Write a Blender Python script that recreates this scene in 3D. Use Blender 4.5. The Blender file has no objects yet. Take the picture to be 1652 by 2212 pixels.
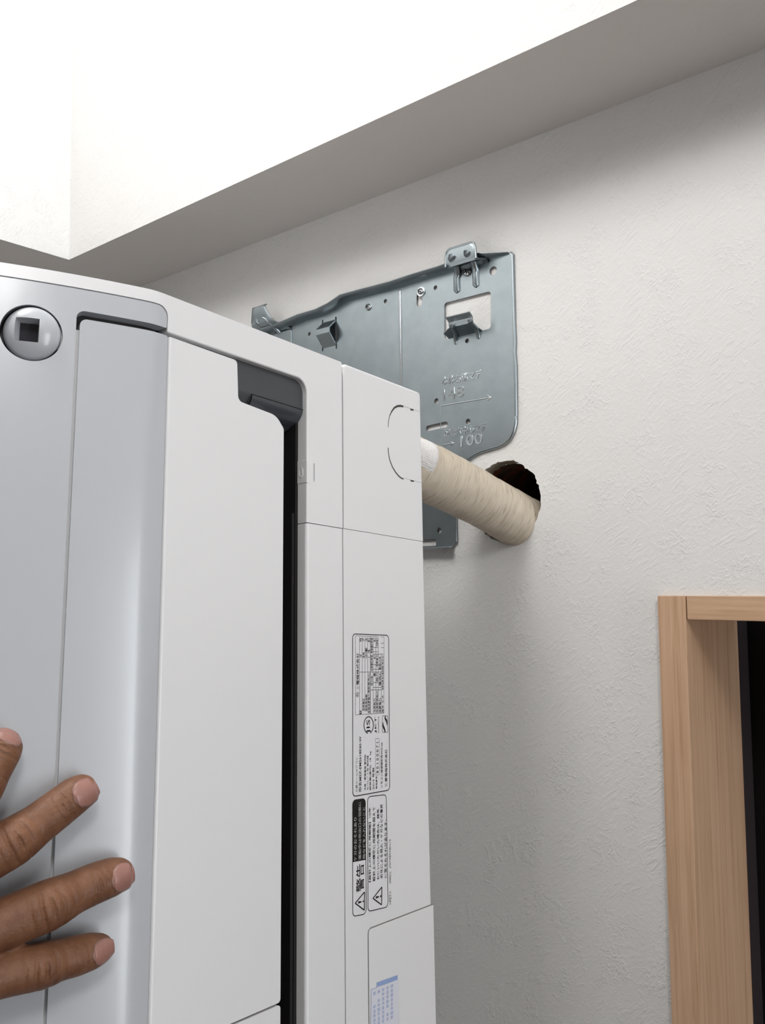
import bpy, bmesh, math, random
from mathutils import Vector, Matrix
random.seed(7)
sc = bpy.context.scene
COL = sc.collection

# ------------------------------------------------------------------ camera
FPX, CX, CY = 1875.3, 826.0, 1106.0           # focal length and centre for the 1652 x 2212 frame
DW, ZC = 0.6405, 2.0150                       # camera stands 0.64 m off the wall, 2.0 m up
RS = Matrix(((0.76435471, -0.00954479, -0.64472535), (0.05675562, 0.9970054, 0.05252658), (0.6422933, -0.07674072, 0.76260749)))
RA = Matrix(((0.77879848, -0.0136982, -0.62712462), (0.11680639, 0.98544211, 0.12353185), (0.61630284, -0.16945858, 0.76906085)))
M = Matrix([[RS[j][0] for j in range(3)], [-RS[j][2] for j in range(3)], [RS[j][1] for j in range(3)]])
MA = Matrix([[RA[j][0] for j in range(3)], [-RA[j][2] for j in range(3)], [RA[j][1] for j in range(3)]])
CAM = Vector((0, -DW, ZC))
cd = bpy.data.cameras.new('camera'); cd.sensor_fit = 'HORIZONTAL'; cd.sensor_width = 36.0
cd.lens = FPX * 36.0 / 1652.0; cd.clip_start = 0.01; cd.clip_end = 60
co = bpy.data.objects.new('camera', cd); COL.objects.link(co)
co.matrix_world = Matrix.Translation(CAM) @ M.to_4x4()
sc.camera = co

# ------------------------------------------------------------------ light and exposure
sc.view_settings.view_transform = 'Standard'; sc.view_settings.look = 'None'
sc.view_settings.gamma = 1.0; sc.view_settings.use_curve_mapping = False
sc.view_settings.exposure = 0.0
sc.cycles.max_bounces = 4; sc.cycles.diffuse_bounces = 3; sc.cycles.glossy_bounces = 2; sc.cycles.use_light_tree = False
sc.cycles.caustics_reflective = False; sc.cycles.caustics_refractive = False
w = bpy.data.worlds.new('world'); sc.world = w; w.use_nodes = True
w.node_tree.nodes['Background'].inputs[0].default_value = (0.80, 0.88, 1.0, 1)
w.node_tree.nodes['Background'].inputs[1].default_value = 1.0

def area(name, loc, aim, sx, sy, power, col=(1, 1, 1)):
    l = bpy.data.lights.new(name, 'AREA'); l.shape = 'RECTANGLE'; l.size = sx; l.size_y = sy
    l.energy = power; l.color = col
    o = bpy.data.objects.new(name, l); COL.objects.link(o); o.location = loc
    o.rotation_euler = (Vector(aim) - Vector(loc)).to_track_quat('-Z', 'Y').to_euler()
    return o
def globe(name, loc, radius, power, col):
    l = bpy.data.lights.new(name, 'POINT'); l.shadow_soft_size = radius; l.energy = power; l.color = col
    o = bpy.data.objects.new(name, l); COL.objects.link(o); o.location = loc; return o
globe('unseen_overhead_light', (-0.48, -0.68, ZC + 0.78), 0.13, 12.5, (1.0, 0.99, 0.975))  # unseen overhead light, placed to grade the brightness of wall and risers
globe('unseen_overhead_light', (0.50, -0.95, ZC + 0.78), 0.13, 15.0, (1.0, 0.99, 0.975))  # second unseen overhead light, added to brighten the wall and unit
area('window_light', (2.54, -0.38, 1.75), (0.0, -0.38, 1.75), 0.5, 1.7, 24, (0.96, 0.98, 1.0))

# ------------------------------------------------------------------ helpers
def ray(u, v): return Vector(((u - CX) / FPX, -(v - CY) / FPX, -1.0))
def wp(u, v, off=0.0):                         # a point of the photo on the plane 'off' in front of the wall -> (X, Z)
    r = M @ ray(u, v); t = (DW - off) / r.y
    return (r.x * t, ZC + r.z * t)
O_AC = ray(908, 848) * 0.65                    # rear corner of the unit's underside, 0.65 m from the lens
OL = MA @ O_AC
AC_LOC = CAM + M @ O_AC
AC_ROT = M @ MA.transposed()
def ap(u, v, x=0.0):                           # a point of the photo on the unit's underside -> (s, z)
    r = MA @ ray(u, v); t = (x + OL.x) / r.x
    p = r * t - OL
    return (-p.y, p.z)

def tag(o, label=None, cat=None, kind=None):
    if label: o['label'] = label
    if cat: o['category'] = cat
    if kind: o['kind'] = kind
    return o
def empty(name, loc, rot=None):
    o = bpy.data.objects.new(name, None); COL.objects.link(o); o.empty_display_size = 0.05
    o.matrix_world = Matrix.Translation(loc) @ (rot.to_4x4() if rot else Matrix.Identity(4))
    return o
def finish(bm, name, mat, parent=None, smooth=40, local=True, recalc=True):
    if recalc: bmesh.ops.recalc_face_normals(bm, faces=bm.faces)
    me = bpy.data.meshes.new(name)
    if smooth:
        for f in bm.faces: f.smooth = True
        lim = math.radians(smooth)
        for e in bm.edges:
            if len(e.link_faces) == 2 and e.calc_face_angle(0) > lim: e.smooth = False
    bm.to_mesh(me); bm.free()
    me.materials.append(mat)
    o = bpy.data.objects.new(name, me); COL.objects.link(o)
    if parent: o.parent = parent
    if smooth:
        md = o.modifiers.new('wn', 'WEIGHTED_NORMAL'); md.keep_sharp = True; md.weight = 100
    return o
def map_bm(bm, fn):
    for v in bm.verts: v.co = Vector(fn(*v.co))
    return bm
def box(bm, x0, x1, y0, y1, z0, z1):
    vs = [bm.verts.new((x, y, z)) for x in (x0, x1) for y in (y0, y1) for z in (z0, z1)]
    for f in ((0, 1, 3, 2), (4, 6, 7, 5), (0, 4, 5, 1), (2, 3, 7, 6), (0, 2, 6, 4), (1, 5, 7, 3)):
        bm.faces.new([vs[i] for i in f])
    return bm
def tube(bm, pts, rad, n=16, cap=True, flat=None, up=None):
    """tube through pts with a radius (or list) per point; flat = list of (a, b) half axes"""
    rings = []; P = [Vector(p) for p in pts]; ref = Vector(up) if up else None
    for i, p in enumerate(P):
        t = (P[min(i + 1, len(P) - 1)] - P[max(i - 1, 0)]).normalized()
        if ref is None: ref = Vector((0, 0, 1)) if abs(t.z) < 0.9 else Vector((1, 0, 0))
        a = (ref - t * ref.dot(t)).normalized(); b = t.cross(a); ref = a
        ra, rb = flat[i] if flat else ((rad[i],) * 2 if isinstance(rad, (list, tuple)) else (rad, rad))
        rings.append([bm.verts.new(p + a * (math.cos(2 * math.pi * k / n) * ra) + b * (math.sin(2 * math.pi * k / n) * rb)) for k in range(n)])
    for r0, r1 in zip(rings, rings[1:]):
        for k in range(n): bm.faces.new((r0[k], r0[(k + 1) % n], r1[(k + 1) % n], r1[k]))
    if cap:
        bm.faces.new(rings[0][::-1]); bm.faces.new(rings[-1])
    return rings
def rounded(pts, rad, n=5):
    """round the corners of a closed 2D outline; rad a number or a list per corner"""
    out = []; N = len(pts)
    for i in range(N):
        p = Vector(pts[i]); a = Vector(pts[i - 1]) - p; b = Vector(pts[(i + 1) % N]) - p
        r = rad[i] if isinstance(rad, (list, tuple)) else rad
        if r <= 0: out.append(tuple(p)); continue
        la, lb = a.length, b.length; a.normalize(); b.normalize()
        ang = math.acos(max(-1, min(1, a.dot(b))))
        if ang > 3.1: out.append(tuple(p)); continue
        d = min(r / math.tan(ang / 2), la * 0.49, lb * 0.49); r2 = d * math.tan(ang / 2)
        c = p + (a + b).normalized() * (r2 / math.sin(ang / 2))
        v0 = p + a * d - c; v1 = p + b * d - c
        tot = math.atan2(v0.x * v1.y - v0.y * v1.x, v0.dot(v1))
        for k in range(n + 1):
            t = tot * k / n; cs, sn = math.cos(t), math.sin(t)
            out.append((c.x + v0.x * cs - v0.y * sn, c.y + v0.x * sn + v0.y * cs))
    return out
DG = lambda: bpy.context.evaluated_depsgraph_get()
TMP = bpy.data.scenes.new('tmp')
def eval_curve(c):
    o = bpy.data.objects.new('tmp', c); TMP.collection.objects.link(o)
    vl = TMP.view_layers[0]; vl.update()
    dg = vl.depsgraph; dg.update()
    me = bpy.data.meshes.new_from_object(o.evaluated_get(dg), depsgraph=dg)
    bpy.data.objects.remove(o); bpy.data.curves.remove(c)
    bm = bmesh.new(); bm.from_mesh(me); bpy.data.meshes.remove(me)
    return bm
def sheet(loops, t, bevel=0.0, res=2):
    """flat plate (with holes) of thickness t around z = 0, outline in x / y"""
    c = bpy.data.curves.new('tmp', 'CURVE'); c.dimensions = '2D'; c.fill_mode = 'BOTH'
    c.extrude = max(t / 2 - bevel, 0); c.bevel_depth = bevel; c.bevel_resolution = res; c.offset = -bevel
    for L in loops:
        s = c.splines.new('POLY'); s.points.add(len(L) - 1); s.use_cyclic_u = True
        for p, q in zip(s.points, L): p.co = (q[0], q[1], 0, 1)
    bm = eval_curve(c)
    bmesh.ops.remove_doubles(bm, verts=bm.verts, dist=1e-6)
    return bm
def text_bm(body, length, height, extrude=0.0, fat=0.009):
    """text in the x / y plane, its baseline box scaled to length x height"""
    c = bpy.data.curves.new('tmp', 'FONT'); c.body = body; c.size = 1.0; c.resolution_u = 2; c.extrude = extrude; c.offset = fat
    bm = eval_curve(c)
    xs = [v.co.x for v in bm.verts]; x0, x1 = min(xs), max(xs)
    ys = [v.co.y for v in bm.verts]; y0, y1 = min(ys), max(ys)
    for v in bm.verts: v.co = Vector(((v.co.x - x0) / (x1 - x0) * length, (v.co.y - y0) / (y1 - y0) * height, v.co.z))
    return bm
def join(bm, other):
    me = bpy.data.meshes.new('tmp'); other.to_mesh(me); other.free(); bm.from_mesh(me); bpy.data.meshes.remove(me)
def ring2d(outer, inner):
    """flat ring between two outlines of the same count"""
    bm = bmesh.new(); a = [bm.verts.new((p[0], p[1], 0)) for p in outer]; b = [bm.verts.new((p[0], p[1], 0)) for p in inner]
    n = len(a)
    for i in range(n): bm.faces.new((a[i], a[(i + 1) % n], b[(i + 1) % n], b[i]))
    return bm
def poly2d(pts):
    bm = bmesh.new(); bm.faces.new([bm.verts.new((p[0], p[1], 0)) for p in pts]); return bm
def boolean(o, cutter):
    COLc = COL
    md = o.modifiers.new('b', 'BOOLEAN'); md.operation = 'DIFFERENCE'; md.object = cutter; md.solver = 'EXACT'
    # run the boolean before the normals modifier
    while o.modifiers.find('b') > 0: o.modifiers.move(o.modifiers.find('b'), 0)
    wn = o.modifiers.get('wn')
    if wn: o.modifiers.remove(wn)
    bpy.context.view_layer.update(); dg = DG()
    me = bpy.data.meshes.new_from_object(o.evaluated_get(dg), depsgraph=dg)
    o.modifiers.clear(); old = o.data; o.data = me; bpy.data.meshes.remove(old)
    cm = cutter.data; bpy.data.objects.remove(cutter); bpy.data.meshes.remove(cm)
    md = o.modifiers.new('wn', 'WEIGHTED_NORMAL'); md.keep_sharp = True; md.weight = 100

# ------------------------------------------------------------------ materials
def mat(name, col, rough=0.5, metal=0.0, spec=0.5, coat=0.0):
    m = bpy.data.materials.new(name); m.use_nodes = True
    b = m.node_tree.nodes['Principled BSDF']
    b.inputs['Base Color'].default_value = (*col, 1); b.inputs['Roughness'].default_value = rough
    b.inputs['Metallic'].default_value = metal; b.inputs['Specular IOR Level'].default_value = spec
    if coat: b.inputs['Coat Weight'].default_value = coat; b.inputs['Coat Roughness'].default_value = 0.08
    return m
class NT:
    def __init__(s, m): s.m = m; s.t = m.node_tree; s.n = s.t.nodes; s.b = s.n['Principled BSDF']
    def new(s, k, **kw):
        x = s.n.new(k)
        for a, b in kw.items(): setattr(x, a, b)
        return x
    def link(s, a, b): s.t.links.new(a, b)
    def coord(s, scale=(1, 1, 1), rot=(0, 0, 0)):
        tc = s.new('ShaderNodeTexCoord'); mp = s.new('ShaderNodeMapping')
        mp.inputs['Scale'].default_value = scale; mp.inputs['Rotation'].default_value = rot
        s.link(tc.outputs['Object'], mp.inputs['Vector']); return mp.outputs[0]
    def noise(s, vec, scale, detail=2, rough=0.5, dist=0.0):
        x = s.new('ShaderNodeTexNoise'); x.inputs['Scale'].default_value = scale; x.inputs['Detail'].default_value = detail
        x.inputs['Roughness'].default_value = rough; x.inputs['Distortion'].default_value = dist
        s.link(vec, x.inputs['Vector']); return x.outputs['Fac']
    def ramp(s, fac, stops):
        x = s.new('ShaderNodeValToRGB'); e = x.color_ramp.elements
        while len(e) < len(stops): e.new(0.5)
        for k, (p, c) in enumerate(stops): e[k].position = p; e[k].color = (*c, 1) if len(c) == 3 else c
        s.link(fac, x.inputs[0]); return x.outputs[0]
    def math(s, op, a, b=None):
        x = s.new('ShaderNodeMath', operation=op)
        for i, q in enumerate((a, b)):
            if q is None: continue
            if isinstance(q, (int, float)): x.inputs[i].default_value = q
            else: s.link(q, x.inputs[i])
        return x.outputs[0]
    def bump(s, h, strength, dist):
        x = s.new('ShaderNodeBump'); x.inputs['Strength'].default_value = strength; x.inputs['Distance'].default_value = dist
        s.link(h, x.inputs['Height']); s.link(x.outputs[0], s.b.inputs['Normal'])

def wallpaper(name, col, strength=0.55):
    """white embossed wall covering: trowel strokes in patches, grainy clumps between"""
    m = mat(name, col, 0.75, spec=0.25); t = NT(m)
    mk = t.noise(t.coord(), 30, 2, 0.55)                    # where the strokes lie, and which way they run
    st = []
    for ang, scl in ((0.5, (60, 360, 360)), (-0.55, (360, 360, 60))):
        mp = t.new('ShaderNodeMapping'); mp.inputs['Scale'].default_value = scl
        t.link(t.coord((1, 1, 1), (ang, ang, ang)), mp.inputs['Vector'])
        st.append(t.ramp(t.noise(mp.outputs[0], 1.0, 2, 0.6, 0.5), ((0.47, (0, 0, 0)), (0.62, (1, 1, 1)))))
    ma = t.ramp(mk, ((0.50, (0, 0, 0)), (0.60, (1, 1, 1)))); mb = t.ramp(mk, ((0.38, (1, 1, 1)), (0.47, (0, 0, 0))))
    h = t.math('ADD', t.math('MULTIPLY', st[0], ma), t.math('MULTIPLY', st[1], mb))
    grain = t.noise(t.coord(), 260, 3, 0.62, 0.8)
    cl = t.math('MULTIPLY', t.ramp(grain, ((0.48, (0, 0, 0)), (0.66, (1, 1, 1)))), t.ramp(mk, ((0.42, (1, 1, 1)), (0.54, (0.25, 0.25, 0.25)))))
    h = t.math('ADD', t.math('MULTIPLY', h, 0.6), t.math('MULTIPLY', cl, 0.6))
    t.bump(h, strength, 0.0007)
    return m
WALL = wallpaper('white_wallpaper', (0.79, 0.782, 0.77))
PLAIN = mat('plain_white_paint', (0.79, 0.782, 0.77), 0.8, spec=0.2)
CEIL = wallpaper('shade_toned_ceiling_paper', (0.63, 0.60, 0.57), 0.25)  # white paper too, its base darkened to deepen the underside's shade

def wood(name, axis):
    m = mat(name, (0.5, 0.3, 0.17), 0.5, spec=0.3); t = NT(m)
    s = [260, 260, 260]; s[axis] = 6
    g = t.noise(t.coord(s), 1.0, 4, 0.6, 0.3)
    s2 = [900, 900, 900]; s2[axis] = 30
    g2 = t.noise(t.coord(s2), 1.0, 2, 0.5)
    c = t.ramp(t.math('ADD', t.math('MULTIPLY', g, 0.75), t.math('MULTIPLY', g2, 0.25)),
               ((0.30, (0.44, 0.265, 0.155)), (0.50, (0.58, 0.375, 0.24)), (0.72, (0.66, 0.445, 0.30))))
    t.link(c, t.b.inputs['Base Color']); t.bump(g2, 0.15, 0.0004)
    return m
WOOD_V = wood('pine_upright', 2); WOOD_H = wood('pine_crosswise', 0)

def plastic(name, col, rough, coat=0.0):
    m = mat(name, col, rough, spec=0.5, coat=coat); t = NT(m)
    return m
WHITE = plastic('white_plastic', (0.80, 0.80, 0.81), 0.32)
SHINY = plastic('shade_greyed_glossy_plastic', (0.50, 0.52, 0.553), 0.24, 0.1)  # greyed base stands in for the shade on the unit's front
LABEL = mat('clear_label_film', (0.80, 0.80, 0.82), 0.22)
INK = mat('black_ink', (0.012, 0.011, 0.010), 0.4)
GREY_INK = mat('grey_ink', (0.22, 0.22, 0.22), 0.5)
BLUE_INK = mat('pale_blue_ink', (0.30, 0.40, 0.66), 0.5)
DARK = mat('dark_grey_plastic', (0.055, 0.060, 0.066), 0.45)
SATIN = mat('dark_grey_satin_plastic', (0.06, 0.064, 0.075), 0.2)
BLACK = mat('black_plastic', (0.010, 0.009, 0.009), 0.55)
SMOKE = mat('smoked_sensor_window', (0.035, 0.033, 0.04), 0.18)
CHASSIS = mat('grey_chassis', (0.10, 0.10, 0.105), 0.6)

def metal():
    m = mat('galvanised_steel', (0.47, 0.52, 0.545), 0.34, 1.0); t = NT(m)
    n = t.noise(t.coord(), 60, 3, 0.6)
    c = t.ramp(n, ((0.3, (0.33, 0.38, 0.405)), (0.7, (0.38, 0.43, 0.455))))
    t.link(c, t.b.inputs['Base Color'])
    r = t.math('ADD', t.math('MULTIPLY', t.noise(t.coord(), 220, 3), 0.10), 0.29); t.link(r, t.b.inputs['Roughness'])
    return m
STEEL = metal()
CHROME = mat('bright_zinc_screw', (0.62, 0.66, 0.68), 0.16, 1.0)

# ------------------------------------------------------------------ the room
HZ = ZC + 0.3803                                # underside of the lowered ceiling, 2.395 m
XL, XR, YB, ZT = -1.040, 2.60, -4.60, 2.95      # left wall, right wall, wall behind the camera, high ceiling
CXE, CYE = -0.928, -0.111                       # edges of the lowered strip
def quad_box(name, mat_, x0, x1, y0, y1, z0, z1, kind='structure'):
    o = finish(box(bmesh.new(), x0, x1, y0, y1, z0, z1), name, mat_, smooth=0)
    if kind: o['kind'] = kind
    return o
# wall with the drilled pipe hole and the doorway
HX, HZc, HR = -0.4008, ZC + 0.0660, 0.0350      # hole centre and radius
hole = []
for k in range(96):
    a = 2 * math.pi * k / 96
    jag = random.gauss(0, 0.0004)
    if 0.25 < a < 1.35: jag += random.choice((0, 0, 0.0, -0.0012, 0.0006))
    if 4.9 < a < 5.5: jag += random.choice((0, -0.0008, 0.0008))
    hole.append((HX + (HR + jag) * math.cos(a), HZc + (HR + jag) * math.sin(a)))
JX0, JX1, HD0, HD1 = -0.2652, -0.2440, ZC - 0.0321, ZC - 0.0146    # jamb and header
outer = [(XL, 0.0), (JX0 + 0.004, 0.0), (JX0 + 0.004, HD1 - 0.004), (1.396, HD1 - 0.004), (1.396, 0.0), (XR, 0.0), (XR, HZ + 0.02), (XL, HZ + 0.02)]
TH = 0.0125
bm = sheet([outer, hole], TH)
map_bm(bm, lambda x, y, z: (x, TH / 2 + z, y))
wall = finish(bm, 'wall_back', WALL, smooth=0); wall['kind'] = 'structure'
# cut edge of the board inside the hole: raw gypsum
m = mat('raw_gypsum', (0.36, 0.32, 0.27), 0.9); t = NT(m); t.bump(t.noise(t.coord(), 700, 4), 0.8, 0.001)
bm = bmesh.new()
a = [bm.verts.new((p[0] + (HX - p[0]) * 0.004, 0.0006, p[1] + (HZc - p[1]) * 0.004)) for p in hole]
b = [bm.verts.new((HX + (p[0] - HX) * 0.97, TH + 0.001, HZc + (p[1] - HZc) * 0.97)) for p in hole]
for i in range(96): bm.faces.new((a[i], a[(i + 1) % 96], b[(i + 1) % 96], b[i]))
finish(bm, 'cut_board_edge', m, wall, smooth=60)
# the dark hollow behind the board: plywood backing and a stud
m = mat('wall_hollow', (0.10, 0.06, 0.04), 0.85); t = NT(m)
c = t.ramp(t.noise(t.coord((60, 60, 3)), 1.0, 3), ((0.35, (0.035, 0.025, 0.020)), (0.5, (0.10, 0.055, 0.035)), (0.62, (0.20, 0.055, 0.03))))
t.link(c, t.b.inputs['Base Color'])
bm = bmesh.new()
a = [bm.verts.new((HX + 0.034 * math.cos(2 * math.pi * k / 48), TH, HZc + 0.034 * math.sin(2 * math.pi * k / 48))) for k in range(48)]
b = [bm.verts.new((v.co.x, 0.14, v.co.z)) for v in a]
for i in range(48): bm.faces.new((a[i], a[(i + 1) % 48], b[(i + 1) % 48], b[i]))
bm.faces.new(b)
finish(bm, 'hole_lining', m, wall, smooth=60)
# lowered ceiling strip (L shaped), its two risers, the rest of the shell
loop = [(XL, 0.0), (XL, YB), (CXE - 0.0002, YB), (CXE - 0.0002, CYE + 0.0002), (XR, CYE + 0.0002), (XR, 0.0)]
bm = sheet([loop], 0.012); map_bm(bm, lambda x, y, z: (x, y, HZ + 0.006 + z))
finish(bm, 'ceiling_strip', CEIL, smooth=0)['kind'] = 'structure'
quad_box('wall_upper_back', WALL, CXE - 0.012, XR, CYE, CYE + 0.012, HZ + 0.0003, ZT)
quad_box('wall_upper_left', WALL, CXE - 0.012, CXE, YB, CYE + 0.001, HZ + 0.0003, ZT)
quad_box('wall_left', PLAIN, XL - 0.012, XL, YB, 0.0, 0.0, HZ)
DARK_BACK = mat('dark_low_bounce', (0.20, 0.14, 0.10), 0.6)  # unseen rear wall coloured dark to cut the light it bounces back
quad_box('wall_front', DARK_BACK, XL, XR, YB - 0.012, YB, 0.0, ZT)
quad_box('ceiling', PLAIN, CXE, XR, YB, CYE, ZT, ZT + 0.012)
FL = mat('dark_oak_floor', (0.16, 0.095, 0.055), 0.4); quad_box('floor', FL, XL, XR, YB, 0.14, -0.02, 0.0)
# right wall with its window opening
bm = sheet([[(YB, 0), (0, 0), (0, ZT), (YB, ZT)], [(-0.65, 0.9), (-0.13, 0.9), (-0.13, 2.6), (-0.65, 2.6)]], 0.10)
map_bm(bm, lambda x, y, z: (XR + 0.05 + z, x, y)); finish(bm, 'wall_right', PLAIN, smooth=0)['kind'] = 'structure'
FR = mat('white_window_frame', (0.75, 0.75, 0.75), 0.4)
bm = bmesh.new()
for y0, y1 in ((-0.65, -0.62), (-0.16, -0.13)): box(bm, XR + 0.02, XR + 0.06, y0, y1, 0.9, 2.6)
for z0, z1 in ((0.9, 0.95), (2.55, 2.6)): box(bm, XR + 0.02, XR + 0.06, -0.62, -0.16, z0, z1)
finish(bm, 'window_1', FR, smooth=0)['kind'] = 'structure'
# doorway: pine lining, flat near-black sheet filling the dark opening
door = empty('door_1', (JX0, 0, 0)); door['kind'] = 'structure'
door['label'] = 'pine door lining around a dark opening'
def dpart(name, m, x0, x1, y0, y1, z0, z1, bev=0.0008):
    bm = box(bmesh.new(), x0 - JX0, x1 - JX0, y0, y1, z0, z1)
    bmesh.ops.bevel(bm, geom=bm.edges[:], offset=bev, segments=2, affect='EDGES', profile=0.5)
    return finish(bm, name, m, door, smooth=40)
dpart('jamb', WOOD_V, JX0, JX1, -0.006, 0.107, 0.0, HD1)
dpart('header', WOOD_H, JX1 + 0.0005, 1.40, -0.005, 0.107, HD0, HD1)
dpart('jamb', WOOD_V, 1.40, 1.421, -0.006, 0.107, 0.0, HD1)
NEAR_BLACK = mat('near_black_sheet', (0.006, 0.005, 0.005), 0.6, spec=0.2)
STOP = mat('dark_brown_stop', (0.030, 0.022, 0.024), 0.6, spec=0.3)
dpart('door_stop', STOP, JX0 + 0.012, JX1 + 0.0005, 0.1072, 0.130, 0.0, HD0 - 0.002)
dpart('opening_sheet', NEAR_BLACK, JX0 - 0.02, 1.42, 0.132, 0.138, 0.0, HD1)

# ------------------------------------------------------------------ mounting plate
OFF = 0.0022
plate = tag(empty('mounting_plate', (-0.45, 0, ZC + 0.17)), 'galvanised steel mounting plate with hooks screwed to the wall behind the white unit', 'mounting plate')
PX, PZ = plate.location.x, plate.location.z
def P(u, v, off=OFF):
    x, z = wp(u, v, off); return (x - PX, z - PZ)
def to_plate(off): return lambda x, y, z: (x, -off - z, y)
base = [(596, 718), (628, 707), (660, 693.5), (700, 682), (727, 668.6), (752, 651.5), (788, 642), (857, 624.5), (905, 609), (960, 593), (1000, 579), (1041, 565), (1070, 557), (1100, 548)]
top = [P(*p) for p in base]
right = [P(1104, 551), P(1107.5, 700), P(1109, 738), P(1108, 760), P(1110.5, 790), P(1111.5, 900)]
low = [P(*p) for p in [(1111, 915), (1107, 932), (1099, 947), (1088, 957), (1075, 963), (1058, 968), (1040, 973), (1024, 981), (1012, 989), (1003, 998)]]
xs = P(983, 1130)[0]
low += [(xs + 0.004, low[-1][1] - 0.007), (xs + 0.001, low[-1][1] - 0.016), (xs, low[-1][1] - 0.03)]
zb = P(970, 1180.5)[1]
low += [(xs, zb + 0.004), (xs - 0.003, zb)]
left = [(-0.50, zb), (-0.50, top[0][1]), (top[0][0] - 0.012, top[0][1])]
outline = top + right + low + left
def disc(u, v, r, n=20, off=OFF, sy=1.0):
    x, z = P(u, v, off); return [(x + r * math.cos(2 * math.pi * k / n), z + r * sy * math.sin(2 * math.pi * k / n)) for k in range(n)]
def slot(p, q, r, n=8):
    p, q = Vector(p), Vector(q); d = (q - p).normalized(); a0 = math.atan2(d.y, d.x); out = []
    for c, s in ((q, a0 - math.pi / 2), (p, a0 + math.pi / 2)):
        for k in range(n + 1): out.append((c.x + r * math.cos(s + math.pi * k / n), c.y + r * math.sin(s + math.pi * k / n)))
    return out
win = rounded([P(960, 655), P(1060.5, 629), P(1061, 709), P(960, 733)], 0.0028)
cut = rounded([(-0.12, P(925, 1165)[1]), (P(942, 1163)[0], P(925, 1165)[1]), (P(942, 1163)[0], zb + 0.0012), (-0.12, zb + 0.0012)], 0.0012)
holes = [win, cut, disc(1065.5, 585.5, 0.0040), disc(941, 622, 0.0021), disc(833, 651, 0.0021), disc(669, 722, 0.0021),
         disc(943, 866.5, 0.0025), disc(1011.5, 911, 0.0025), disc(1009.5, 736.5, 0.0020), disc(949.5, 1146, 0.0026),
         slot(P(925, 925.5), P(963, 917), 0.0025), slot(P(907, 632), P(906, 655), 0.0034),
         slot(P(697.5, 693), P(697.5, 757), 0.0009), slot(P(726, 686), P(727, 752), 0.0009)]
bm = sheet([outline] + holes, 0.0012, 0.0002, 1)
map_bm(bm, to_plate(OFF))
body = finish(bm, 'plate_body', STEEL, plate, smooth=35)
# flanges: top lip turned out and up, right and lower edges turned back to the wall, bottom lip turned out
def flange(name, line, prof, parent=plate, end=1.0, thick=0.0010):
    """line: outline points, prof: list of (outward distance along the outline normal, off from the wall)"""
    bm = bmesh.new(); L = [Vector(p) for p in line]; rows = []
    for i, p in enumerate(L):
        t = (L[min(i + 1, len(L) - 1)] - L[max(i - 1, 0)]).normalized(); nrm = Vector((-t.y, t.x))
        k = end if i == len(L) - 1 else (0.5 + 0.5 * end if i == len(L) - 2 else 1.0)       # the lip may run out at its end
        rows.append([bm.verts.new((p.x + nrm.x * a * k, -(prof[0][1] + (o - prof[0][1]) * k), p.y + nrm.y * a * k)) for a, o in prof])
    for r0, r1 in zip(rows, rows[1:]):
        for k in range(len(prof) - 1): bm.faces.new((r0[k], r0[k + 1], r1[k + 1], r1[k]))
    bmesh.ops.recalc_face_normals(bm, faces=bm.faces)
    o = finish(bm, name, STEEL, parent, smooth=50, recalc=False)
    md = o.modifiers.new('s', 'SOLIDIFY'); md.thickness = thick; md.offset = 0
    while o.modifiers.find('s') > 0: o.modifiers.move(o.modifiers.find('s'), 0)
    return o
flange('top_lip', [(top[0][0] - 0.012, top[0][1])] + top, [(0, OFF), (0.0004, OFF + 0.0020), (0.0011, OFF + 0.0055), (0.0022, OFF + 0.0095), (0.0040, OFF + 0.0118), (0.0046, OFF + 0.0120)], end=0.2)
flange('side_flange', [top[-1]] + right, [(0, OFF + 0.0006), (0.0012, OFF + 0.0002), (0.0017, OFF - 0.0010), (0.0018, 0.0004)])
flange('curved_flange', [right[-1]] + low[:12], [(0, OFF + 0.0006), (0.0010, OFF + 0.0002), (0.0015, OFF - 0.0010), (0.0016, 0.0004)])
flange('bottom_lip', [low[-1], (-0.2, zb)], [(0, OFF), (0.0003, OFF + 0.0012), (0.0008, OFF + 0.0030), (0.0010, OFF + 0.0075)])
flange('side_flange', [low[-4], low[-3], low[-2]], [(0, OFF + 0.0004), (0.0008, OFF), (0.0010, 0.0004)])
# pressed vertical rib
def ridge(name, p, q, r, h, parent=plate, off=OFF + 0.0005, mat_=None, n=10):
    mat_ = mat_ or CHROME
    bm = bmesh.new(); p, q = Vector(p), Vector(q); d = (q - p).normalized(); s = Vector((-d.y, d.x)); rings = []
    L = (q - p).length; st = [0, r * 0.3, r * 0.9] + [r + (L - 2 * r) * k / 4 for k in range(5)] + [L - r * 0.9, L - r * 0.3, L]
    for x in st:
        e = min(x, L - x); k = math.sqrt(max(0, 1 - (1 - min(e / r, 1)) ** 2)) if e < r else 1.0; k = max(k, 0.05)
        c = p + d * x
        rings.append([bm.verts.new((c.x + s.x * r * k * math.cos(math.pi * j / n), -off - h * k * math.sin(math.pi * j / n), c.y + s.y * r * k * math.cos(math.pi * j / n))) for j in range(n + 1)])
    for a, b in zip(rings, rings[1:]):
        for j in range(n): bm.faces.new((a[j], a[j + 1], b[j + 1], b[j]))
    return finish(bm, name, mat_, parent, smooth=70)
ridge('rib', P(864.5, 626), P(869, 980), 0.0015, 0.0014)
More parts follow.
